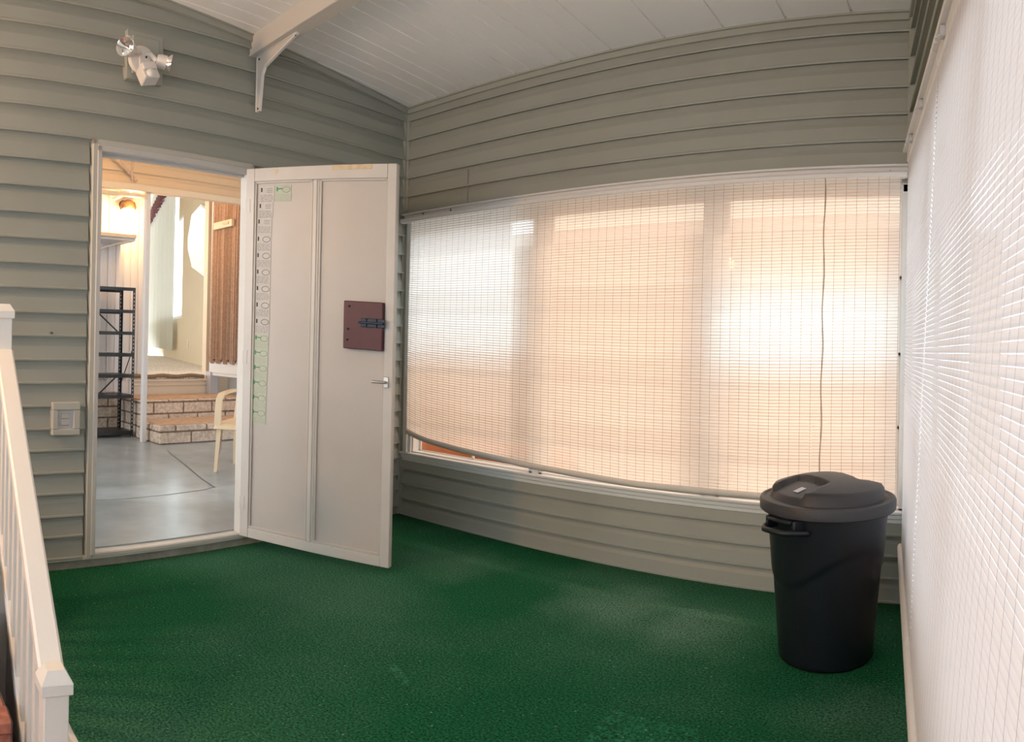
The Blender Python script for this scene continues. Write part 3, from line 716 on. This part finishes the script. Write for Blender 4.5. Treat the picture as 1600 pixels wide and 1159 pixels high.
p = MB(); mS = RZ(hd_) @ T(.165, .02, LZ+.0775) @ RY(math.radians(16)); p.box(-.022, .022, -.010, .022, 0, .0015, mS); tag(p.build('label_sticker', 'greyplastic', lid), 'small pale label on the lid')
for k in (0, 1):
    hm = RZ(hd_ + math.pi*k + math.radians(12)) 
    p = MB(); p.box(.235, .300, -.062, .062, LZ-.030, LZ-.016, hm, .004)
    p.tube([hm @ Vector(q) for q in ((.240, -.105, LZ-.062), (.292, -.078, LZ-.058), (.322, -.05, LZ-.058), (.326, 0, LZ-.058), (.322, .05, LZ-.058), (.292, .078, LZ-.058), (.240, .105, LZ-.062))], .0115, 10)
    p.box(.228, .290, -.078, -.062, LZ-.066, LZ-.016, hm, .004); p.box(.228, .290, .062, .078, LZ-.066, LZ-.016, hm, .004)
    p.build('handle', 'can', root, smooth=True)

# ------------------------------------------------------------------ the room beyond the doorway (frame of the left wall)
FZ = .09; HZ = .775
mb = MB(); mb.box(-4.2, 1.42, .036, 4.6, -.1, FZ)
tag(mb.build('floor_2', 'slab', mtx=FA), 'grey painted concrete floor beyond the doorway', 'floor', kind='structure')
# cracks between slab sections
mb = MB()
def crack(pts, r=.006):
    P_ = [floor_at(u, v, FZ, FA) for u, v in pts]
    for a, b_ in zip(P_[:-1], P_[1:]):
        d = (b_-a).normalized(); n_ = Vector((-d.y, d.x, 0))*r
        mb.add([a+n_+Vector((0, 0, .001)), a-n_+Vector((0, 0, .001)), b_-n_+Vector((0, 0, .001)), b_+n_+Vector((0, 0, .001))], [(0, 1, 2, 3)])
crack([(145, 782), (200, 779), (260, 773), (320, 765), (336, 760)]); crack([(262, 705), (290, 727), (315, 748), (336, 762)])
mb.build('floor_crack', 'slab2', mtx=FA); bpy.data.objects['floor_crack']['kind'] = 'structure'
mb = MB(); mb.box(-4.2, 1.46, .1, 4.5, 3.42, 3.5)
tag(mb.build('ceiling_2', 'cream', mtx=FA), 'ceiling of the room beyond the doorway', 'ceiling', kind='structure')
FH = 4.5                        # depth of the house wall
JL, JR = .075, 1.045             # house opening in the frame (x = -s)
mb = MB()
x = -2.6
while x < JL-.02:
    p_ = .105; x1 = min(x+p_, JL)
    mb.strip([[Vector((a, y_, .55)), Vector((a, y_, 3.5))] for a, y_ in ((x, FH), (x+.012, FH-.014), (x+p_*.5, FH-.016), (x+p_-.014, FH-.014), (x+p_, FH))]); x += p_
mb.box(-2.6, JL, FH, FH+.1, .3, 3.5)
tag(mb.build('wall_house', 'ribbed', mtx=FA, recalc=False), 'white ribbed metal wall behind the black shelving', 'wall', kind='structure')
mb = MB(); mb.box(JR, 1.46, FH, FH+.1, FZ, 3.5); mb.box(JL, JR, FH, FH+.1, 3.10, 3.5)
tag(mb.build('wall_house_right', 'cream', mtx=FA), 'cream house wall to the right of the glass door', 'wall', kind='structure')
mb = MB(); mb.box(1.40, 1.46, .04, 4.5, -.1, 3.5)  # wall added, white outside so the left window looks bright
tag(mb.build('wall_lanai_added', 'white', mtx=FA), 'added white end wall that brightens the view through the left window', 'wall', kind='structure')
mb = MB(); mb.box(-2.6, -.27, FH-.10, FH+.02, FZ, .58)
tag(mb.build('wall_house_base', 'brick', mtx=FA), 'tan brick base wall behind the black shelving', 'wall', kind='structure')
mb = MB()
for k in range(7): pass
siding(mb, -2.6, 1.25, 2.935, 3.42, [2.80, 2.935, 3.06, 3.185, 3.31, 3.44]); mb.box(-2.6, 1.25, 0, .05, 2.90, 3.44); mb.box(1.25, 1.41, -.005, .06, 2.75, 3.44)
mb.box(1.235, 1.275, -.03, .03, 2.86, 3.42)
tag(mb.build('wall_header', 'lamplit_siding', mtx=FA @ T(0, 3.50, 0)), 'siding header above the house opening, coloured as if lit by a warm lamp', 'wall', kind='structure')
mb = MB(); mb.box(-2.6, 1.32, 3.46, 3.53, 2.862, 2.935, bev=.004); mb.box(-2.6, -.36, 3.48, 3.55, 2.80, 2.835)
tag(mb.build('trim_14', 'cream', mtx=FA), 'cream beam under the warm siding header', 'beam', kind='structure')
mb = MB(); mb.box(-.368, -.314, 3.50, 3.56, FZ, 2.87, bev=.004)
tag(mb.build('trim_15', 'ribbed', mtx=FA), 'slim white aluminium post left of the brick steps', 'post', kind='structure')
pB = at(326, 450, FA, 4.45)
mb = MB(); mb.box(JL-.10, JR, FH-.015, FH+.1, FZ, HZ-.02, bev=.004); mb.box(JL-.1, JR, FH-.045, FH+.05, HZ-.075, HZ-.045, bev=.004); mb.box(JL-.1, JR, FH-.04, FH+.05, HZ-.13, HZ-.115, bev=.003)
tag(mb.build('trim_16', 'cream', mtx=FA), 'cream ribbed riser below the house threshold', 'trim', kind='structure')
mb = MB(); mb.box(JR, JR+.12, FH-.12, FH, FZ, HZ+.05); tag(mb.build('trim_17', 'greyplastic', mtx=FA), 'grey skirting below the glass door', 'trim', kind='structure')

# brick steps up to the house
root = empty('house_steps', FA @ T(0, 0, FZ), 'two tan brick steps leading up to the carpeted house floor', 'steps')
def hstep(x0, y0, y1, z1, z0=0):
    s = MB(); s.box(x0, 1.38, y0, y1, z0, z1-.012, bev=.008); o = s.build('step', 'brick', root)
    t = MB(); t.box(x0+.03, 1.38, y0+.035, y1, z1-.014, z1, bev=.004); t.build('tread', 'tread', o)
hstep(-.265, 3.27, 3.87, .215); hstep(-.24, 3.85, 4.45, .445)

# black shelving unit
def slotted_mat(hw_):
    mt, nt, p = node_mat('slotted_black'); p.inputs['Roughness'].default_value = .4
    tc = nt.nodes.new('ShaderNodeTexCoord'); sx = nt.nodes.new('ShaderNodeSeparateXYZ'); nt.links.new(tc.outputs['Object'], sx.inputs[0])
    def op(o, a, b=None, c=None):
        n = nt.nodes.new('ShaderNodeMath'); n.operation = o
        for i, q in enumerate((a, b, c)):
            if q is None: continue
            if isinstance(q, (int, float)): n.inputs[i].default_value = q
            else: nt.links.new(q, n.inputs[i])
        return n.outputs[0]
    ax = op('ABSOLUTE', sx.outputs['X']); near = op('LESS_THAN', op('ABSOLUTE', op('SUBTRACT', ax, hw_-.017)), .0045)
    row = op('LESS_THAN', op('FRACT', op('DIVIDE', sx.outputs['Z'], .045)), .36); f = op('MULTIPLY', near, row)
    mx = nt.nodes.new('ShaderNodeMix'); mx.data_type = 'RGBA'; nt.links.new(f, mx.inputs[0]); mx.inputs[6].default_value = (.012, .014, .018, 1); mx.inputs[7].default_value = (.55, .53, .52, 1)
    nt.links.new(mx.outputs[2], p.inputs['Base Color']); return mt
M['slotted'] = slotted_mat(.365)
RXs, LXs = -.290, -1.02; yf, yb_ = 3.90, 4.28
root = empty('shelving_unit', FA @ T((RXs+LXs)/2, (yf+yb_)/2, FZ), 'tall black metal shelving unit with seven shelves beyond the doorway', 'shelving unit')
hw, hd2 = (RXs-LXs)/2, (yb_-yf)/2
zt = [at(200, v, FA, yf).z-FZ for v in (449, 484, 518, 552, 585, 617)] + [.075]
ztop = zt[0]
for sx in (-1, 1):
    for sy in (-1, 1):
        p = MB(); x_, y_ = sx*hw, sy*hd2
        p.box(x_, x_-sx*.034, y_, y_-sy*.003, 0, ztop, bev=.0005); p.box(x_, x_-sx*.003, y_, y_-sy*.034, 0, ztop, bev=.0005); p.build('leg', 'slotted', root)
for z_ in zt:
    p = MB(); p.box(-hw+.002, hw-.002, -hd2+.002, hd2-.002, z_-.012, z_, bev=.001); p.box(-hw+.002, hw-.002, -hd2-.001, -hd2+.010, z_-.038, z_, bev=.001); p.box(-hw+.002, hw-.002, hd2-.010, hd2+.001, z_-.038, z_, bev=.001)
    p.build('shelf', 'black', root)
def brace(a, b_):
    p = MB(); bar(p, Vector(a), Vector(b_), .004, .018, .001); p.build('brace', 'black', root)
brace((-hw*.72, hd2+.004, zt[0]-.02), (hw-.05, hd2+.004, zt[2])); brace((hw-.03, hd2+.004, zt[4]-.02), (-hw*.75, hd2+.004, .15))
brace((hw+.003, -hd2+.02, zt[3]+.1), (hw+.003, hd2-.02, zt[4]-.1))
# white wall shelf with bracket, lamp, lit beam edge, rod
zsf = at(180, 364, FA, 4.05).z
root = empty('wall_shelf', FA @ T(-.62, 4.28, zsf), 'white shelf on the ribbed wall above the black shelving', 'shelf')
p = MB(); p.box(-.9, .39, -.25, .20, -.045, 0, bev=.004); p.build('board', 'cream', root)
p = MB(); p.box(-.9, .39, -.22, .20, -.075, -.046); p.build('underframe', 'greyplastic', root)
p = MB(); p.tube([(.34, -.20, -.06), (.02, .19, -.16)], .012, 8); p.build('bracket_arm', 'cream', root)
lp = at(201, 330, FA, 4.32)
root = empty('wall_lantern', FA @ T(lp.x, 4.34, lp.z), 'amber porch light glowing on the ribbed wall', 'wall light')
p = MB(); p.lathe([(0, .14), (.03, .14), (.085, .11), (.105, .05), (.10, .03)], 24, T(0, 0, 0)); p.build('hood', 'amber', root, smooth=True)
p = MB(); p.lathe([(0, -.13), (.05, -.12), (.09, -.07), (.095, -.01), (.07, .03), (.0, .045)], 24); p.build('globe', 'bulb', root, smooth=True)
p = MB(); p.tube([(0, .02, .10), (0, .13, .10)], .018, 10); p.lathe([(0, 0), (.06, 0), (.06, .02), (0, .02)], 20, T(0, .15, .10) @ RX(math.pi/2)); p.build('wall_mount', 'amber', root, smooth=True)
q_ = FA @ Vector((lp.x-.02, 4.12, lp.z-.04)); lamp('porch_bulb', 'POINT', q_, 36, (1.0, .60, .26), .08)
pa, pb2 = at(178, 311, FA, 4.40), at(213, 294, FA, 3.60)
p = MB(); p.tube([pa, pb2], .022, 8); tag(p.build('lit_beam_edge', 'white', mtx=FA), 'white tube standing for a lit beam edge above the porch light', 'brace')  # white tube imitates the lit underside edge of a beam
pa, pb2 = at(179, 243, FA, 3.38), at(214, 283, FA, 3.44)
p = MB(); p.tube([pa, pb2], .014, 8); tag(p.build('closer_rod', 'tread', mtx=FA), 'thin brown diagonal rod against the warm siding header', 'rod')
pa = at(208, 246, FA, 3.385)
p = MB(); p.tube([pa, pa+Vector((.005, 0, -.10)), pa+Vector((-.012, 0, -.16)), pa+Vector((0, 0, -.25))], .008, 6); tag(p.build('hanging_cord', 'tread', mtx=FA), 'short hanging cord beside the diagonal rod', 'cord')

# glass door of the house, standing open with a curtain
hx, hy = at(331, 450, FA, FH-.04).x, FH-.04
ro = Vector((hx, hy)); c0 = FA.inverted() @ Vector((0, 0, CAMZ)); d8 = FA.inverted().to_3x3() @ ray(380, 450); d8.z = 0; d8.normalize()
rr0 = (Vector((hx, hy))-Vector((c0.x, c0.y))).length
pe = Vector((c0.x, c0.y)) + Vector((d8.x, d8.y))*rr0*.932
dd = (pe-ro); Wd = max(dd.length+.12, .85); an = math.atan2(dd.y, dd.x)
ztp, zbt = at(331, 302, FA, hy).z, at(331, 586, FA, hy).z
root = empty('curtained_door', FA @ T(hx, hy, 0) @ RZ(an), 'open white house door with a brown gathered curtain', 'door')
p = MB()
for bx_ in ((0, .06, zbt, ztp), (Wd-.06, Wd, zbt, ztp), (.06, Wd-.06, ztp-.09, ztp), (.06, Wd-.06, zbt, zbt+.30)): p.box(bx_[0], bx_[1], -.02, .02, bx_[2], bx_[3], bev=.004)
p.box(.07, Wd-.07, -.028, -.018, zbt+.04, zbt+.14, bev=.003)
p.build('frame', 'white', root)
p = MB(); p.box(.06, Wd-.06, -.004, .004, zbt+.3, ztp-.09); p.build('pane', 'clear', root)
rows = []
nC = 90
for (z_, am) in ((ztp-.085, .006), (ztp-.14, .006), (ztp-.20, .010), (ztp-.6, .022), ((ztp+zbt)/2, .026), (zbt+.30, .028), (zbt+.19, .030)):
    row = []
    for i in range(nC+1):
        x_ = .075+(Wd-.13)*i/nC; row.append(Vector((x_, -.040-am*(math.sin(i*.62)+.45*math.sin(i*1.43+1)), z_ - (.03*math.sin(i*.31) if z_ < zbt+.2 else 0))))
    rows.append(row)
p = MB(); p.strip(rows); tag(p.build('curtain', 'curtain', root, smooth=True), 'brown gathered curtain')
p = MB(); zc = ztp-.47; p.box(.18, .62, -.105, -.055, zc-.045, zc+.045, bev=.006); p.tube([(.56, -.11, zc), (.44, -.12, zc+.01)], .016, 8); p.build('door_closer', 'cream', root)
p = MB(); p.lathe([(0, .01), (.014, .01), (.014, 0)], 12, T(.03, -.02, zbt+.24) @ RX(math.pi/2)); p.build('bolt', 'navy', root)

# inside the house: carpet, far wall with blinds, mirror
mb = MB(); mb.box(-9, 5, FH+.1, 26, HZ-.06, HZ); mb.box(-.6, JR+.2, FH-.02, FH+.11, HZ-.06, HZ)
tag(mb.build('floor_3', 'homecarpet', mtx=FA), 'pale beige house carpet beyond the steps', 'floor', kind='structure')
mb = MB(); pts_ = []
for i in range(19):
    x_ = -.08+i*(1.06/18); pts_.append((x_, FH-.050+.010*math.sin(i*1.7), HZ-.004+.008*math.sin(i*.9+1)))
mb.tube(pts_, .024, 8)
tag(mb.build('carpet_edge', 'carpetedge', mtx=FA), 'frayed brown edge of the house carpet at the top step', 'carpet edge')
g1, g2 = floor_at(323, 573, HZ, FA), floor_at(226, 549, HZ, FA)
dW = (g2-g1); LW = dW.length; aW = math.atan2(dW.y, dW.x)
# wall frame: x from near (right) to far (left); +y side faces away from viewer?
FWm = FA @ T(g1.x, g1.y, 0) @ RZ(aW+math.pi)      # x runs from far to near, 0 at the near point g1
IC = FWm.inverted() @ Vector((0, 0, CAMZ))
SGN = 1 if IC.y > 0 else -1                       # side of the viewer
def wat(u, v, dep=0.0):
    Mi = FWm.inverted(); o = Mi @ Vector((0, 0, CAMZ)); d = Mi.to_3x3() @ ray(u, v); t = (dep-o.y)/d.y; return o+d*t
e0, e1 = wat(272, 400), wat(286, 400); zt_, zb2 = wat(285, 338).z, wat(285, 496).z
b0 = wat(226, 400); xL = b0.x-1.6; th2 = -SGN*.12; zH = wat(243, 311, SGN*.1).z; vb = wat(273, 400, SGN*.1).x
mb = MB()
mb.box(-LW-6, xL, 0, th2, HZ-.05, 6.4); mb.box(e1.x, 2.3, 0, th2, HZ-.05, 6.4); mb.box(xL, e1.x, 0, th2, HZ-.05, zb2); mb.box(xL, e1.x, 0, th2, zH, 6.4); mb.box(vb-.15, e1.x, 0, th2, zt_, zH)
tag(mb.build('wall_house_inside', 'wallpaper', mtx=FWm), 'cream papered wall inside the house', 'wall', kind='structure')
mb = MB(); q = .06
mb.box(xL, e1.x, 0, th2, zb2, zb2+q); mb.box(vb-.15, e1.x, 0, th2, zt_-q, zt_); mb.box(xL, vb-.15, 0, th2, zH-q, zH); mb.box(e1.x-q, e1.x, 0, th2, zb2, zt_); mb.box(xL, xL+q, 0, th2, zb2, zH)
o = mb.build('window_5', 'window', mtx=FWm); tag(o, 'bright daylit window beside the vertical blinds', 'window', kind='structure')
g = MB(); g.box(xL+q, e1.x-q, th2*.5, th2*.5+.006, zb2+q, zH-q); g.build('pane', 'clear', o)
# opposite wall (seen in the mirror) with its own window, far wall and ceiling of the house
OW = 5.0*SGN
mb = MB()
mb.box(-LW-6, -4.6, OW, OW+SGN*.1, HZ-.05, 6.4); mb.box(-1.9, .3, OW, OW+SGN*.1, HZ-.05, 6.4); mb.box(-4.6, -1.9, OW, OW+SGN*.1, HZ-.05, HZ+.8); mb.box(-4.6, -1.9, OW, OW+SGN*.1, HZ+2.3, 6.4)
mb.box(-LW-6, -LW-5.9, 0, OW, HZ-.05, 6.4)
tag(mb.build('wall_house_far', 'wallpaper', mtx=FWm), 'cream far walls of the house seen only in the mirror', 'wall', kind='structure')
mb = MB(); mb.box(-9, 5, FH, 26, 6.35, 6.45)
tag(mb.build('ceiling_3', 'wallpaper', mtx=FA), 'ceiling of the house interior', 'ceiling', kind='structure')
mb = MB(); mb.box(-9, -2.6, FH, FH+.1, HZ-.1, 6.4); mb.box(-2.6, 1.46, FH, FH+.1, 3.45, 6.4)
tag(mb.build('wall_house_near', 'wallpaper', mtx=FA), 'inner side of the house wall', 'wall', kind='structure')
zv1, zv0 = zH+.25, wat(268, 546).z
root = empty('vertical_blinds', FWm @ T(0, SGN*.10, 0), 'white vertical blinds under a plum valance inside the house', 'vertical blinds')
vb = wat(273, 400, SGN*.1).x; k = 0
xx = vb-.17
while xx > b0.x-1.7 and k < 70:
    p = MB(); a_ = math.radians(1 + (5 if k % 3 else -4)); c_, s_2 = math.cos(a_)*.135, math.sin(a_)*.135
    p.strip([[Vector((xx-c_, -s_2, z_)), Vector((xx, .02, z_)), Vector((xx+c_, s_2, z_))] for z_ in (zv0, zv1)]); p.build('vane', 'vane', root, recalc=False); xx -= .33; k += 1
p = MB(); zz0 = zH-.55; zz1 = zz0+.4; rows = []
for z_, am in ((zz1, .03), (zz0, .05)): rows.append([Vector((b0.x-1.7+i*(vb-b0.x+1.7)/120, SGN*(.05+am*math.sin(i*1.3)), z_+(.02*math.sin(i*.7) if am > .04 else 0))) for i in range(121)])
p.strip(rows); p.build('valance', 'valance', root, smooth=True)
# diamond-cut mirror
def mpt(u, v): return wat(u, v, SGN*.03)
oct_ = [mpt(299, 336), mpt(314, 319), mpt(332, 329), mpt(344, 345), mpt(344, 405), mpt(330, 420), mpt(319, 432), mpt(299, 417), mpt(293, 390), mpt(293, 370)]
mc = sum(oct_, Vector())/len(oct_)
root = empty('wall_mirror', FWm @ T(*mc), 'angular frameless mirror on the cream house wall', 'mirror')
p = MB(); p.extrude([(q-mc) for q in oct_], lambda q: Vector((q.x*.93, SGN*.012, q.z*.93)), lambda q: Vector((q.x*.93, -.0, q.z*.93))); p.build('glass', 'mirror', root)
p = MB(); n_ = len(oct_)
vs = [Vector((q.x-mc.x, -.004*SGN, q.z-mc.z)) for q in oct_]+[Vector(((q.x-mc.x)*.93, SGN*.013, (q.z-mc.z)*.93)) for q in oct_]
p.add(vs, [(i, (i+1) % n_, n_+(i+1) % n_, n_+i) for i in range(n_)]); p.build('bevel', 'reflector', root)
oc = wat(293, 537, SGN*.012)
root = empty('wall_outlet', FWm @ T(oc.x, SGN*.008, oc.z), 'cream electrical outlet low on the house wall', 'outlet')
p = MB(); p.box(-.05, .05, -.006, .006, -.085, .085, bev=.003); p.build('plate', 'rail', root)
for z_ in (-.03, .03): p = MB(); p.box(-.02, .02, SGN*.006, SGN*.009, z_-.018, z_+.018); p.build('socket', 'cream', root)

# monobloc chair
cl = floor_at(337, 737, FZ, FA)
ca = math.radians(35); root = empty('plastic_chair', FA @ T(cl.x+math.sin(ca)*.50, cl.y-math.cos(ca)*.50, FZ) @ RZ(ca), 'cream moulded plastic armchair half hidden behind the open door', 'chair')
sh = .43; ww = .50; dp = .46
# local: front faces -x; x 0..dp back, y 0..ww depth
for (a, c, tx, ty) in ((0, 0, .035, .02), (0, ww, .035, -.02), (dp, 0, -.03, .02), (dp, ww, -.03, -.02)):
    p = MB(); wd = .030
    vs = [];
    for (z_, ox, oy, k_) in ((0, 0, 0, .8), (sh-.02, tx, ty, 1.25)):
        for (sx, sy) in ((-1, -1), (1, -1), (1, 1), (-1, 1)): vs.append((a+ox+sx*wd*k_*.6, c+oy+sy*wd*k_*.6, z_))
    p.add(vs, [(0, 1, 2, 3), (4, 5, 6, 7), (0, 1, 5, 4), (1, 2, 6, 5), (2, 3, 7, 6), (3, 0, 4, 7)]); p.build('leg', 'chair', root)
rows = []
for i in range(13):
    t = i/12; x_ = -.03+t*(dp+.02); row = []
    for j in range(11):
        s2 = j/10; y_ = -.02+s2*(ww+.04); e = abs(s2*2-1)
        z_ = sh - .018*math.sin(math.pi*min(1, t*1.1))*(1-e**3) + (-.045*(1-t*6) if t < 1/6 else 0)
        row.append(Vector((x_, y_, z_)))
    rows.append(row)
p = MB(); p.strip(rows); so = p.build('seat', 'chair', root, smooth=True); sm_ = so.modifiers.new('thick', 'SOLIDIFY'); sm_.thickness = .010
rows = []
for i in range(11):
    t = i/10; row = []
    for j in range(11):
        s2 = j/10; y_ = .0+s2*ww; e = abs(s2*2-1); row.append(Vector((dp-.01+.10*t-.05*e*e, y_, sh-.01+.42*t-.06*e*e*t)))
    rows.append(row)
p = MB(); p.strip(rows); so = p.build('backrest', 'chair', root, smooth=True); sm_ = so.modifiers.new('thick', 'SOLIDIFY'); sm_.thickness = .010
for y_ in (0, ww):
    p = MB(); P3 = [(.025, y_, sh-.03), (.030, y_, sh+.10), (.050, y_, sh+.20), (.10, y_, sh+.243), (.20, y_, sh+.255), (.34, y_, sh+.262), (.47, y_, sh+.262)]
    rows = []
    for i, q in enumerate(P3):
        q = Vector(q); t = Vector(P3[min(i+1, 6)])-Vector(P3[max(i-1, 0)]); t.normalize(); nn = Vector((-t.z, 0, t.x)); w2 = .030
        rows.append([q+Vector((0, -w2, 0))-nn*.010, q+Vector((0, -w2, 0))+nn*.010, q+Vector((0, w2, 0))+nn*.010, q+Vector((0, w2, 0))-nn*.010, q+Vector((0, -w2, 0))-nn*.010])
    p.strip(rows); p.build('armrest', 'chair', root, smooth=True)
root = empty('blue_bucket', FA @ T(cl.x+.52, cl.y+.10, FZ), 'small blue bucket on the floor under the plastic chair', 'bucket')
p = MB(); p.lathe([(0, .002), (.085, .002), (.105, .19), (.110, .195), (.110, .205), (.102, .205), (.083, .01), (0, .01)], 24); p.build('pail', 'blue', root, smooth=True)

# ------------------------------------------------------------------ light of the far rooms
q_ = FA @ Vector((-1.2, 7.0, 5.6)); lamp('house_fill_light', 'AREA', q_, 35, (.95, .93, .88), 1.2, (0, 0, 0))  # added fill without a fixture, brightens the house interior
q_ = FA @ Vector((-1.0, 1.9, 3.35)); lamp('lanai_ceiling_lamp', 'POINT', q_, 55, (1.0, .66, .36), .15)
q_ = FA @ Vector((-4.6, -.30, 2.3)); lamp('porch_lamp_stairs', 'POINT', q_, 115, (1.0, .56, .25), .10)

# ------------------------------------------------------------------ outside: paving, neighbour's house
mb = MB(); mb.box(-14, 12, YB+.14, 30, -.75, -.35); tag(mb.build('ground', 'ground'), 'pale concrete paving outside the windows', 'ground', kind='structure')
root = empty('neighbour_house', T(0, 9.5, -.35), 'tan neighbouring house seen dimly through the back blind', 'house')
p = MB(); p.box(-8.2, 9, 0, 3, 0, 3.2); p.build('wall', 'house', root)
p = MB(); p.box(-8.6, 9.4, -.5, 3.4, 3.2, 3.4); p.build('roof', 'white', root)
root = empty('planter_box', T(-4.05, YB+.62, -.35), 'terracotta planter outside the left window gap', 'planter')
p = MB(); p.box(-.3, 1.0, 0, .5, 0, .78, bev=.01); p.build('box', 'terracotta', root)
p = MB(); p.box(-.33, 1.05, -.03, .53, .60, .66, bev=.01); p.build('band', 'brown', root)
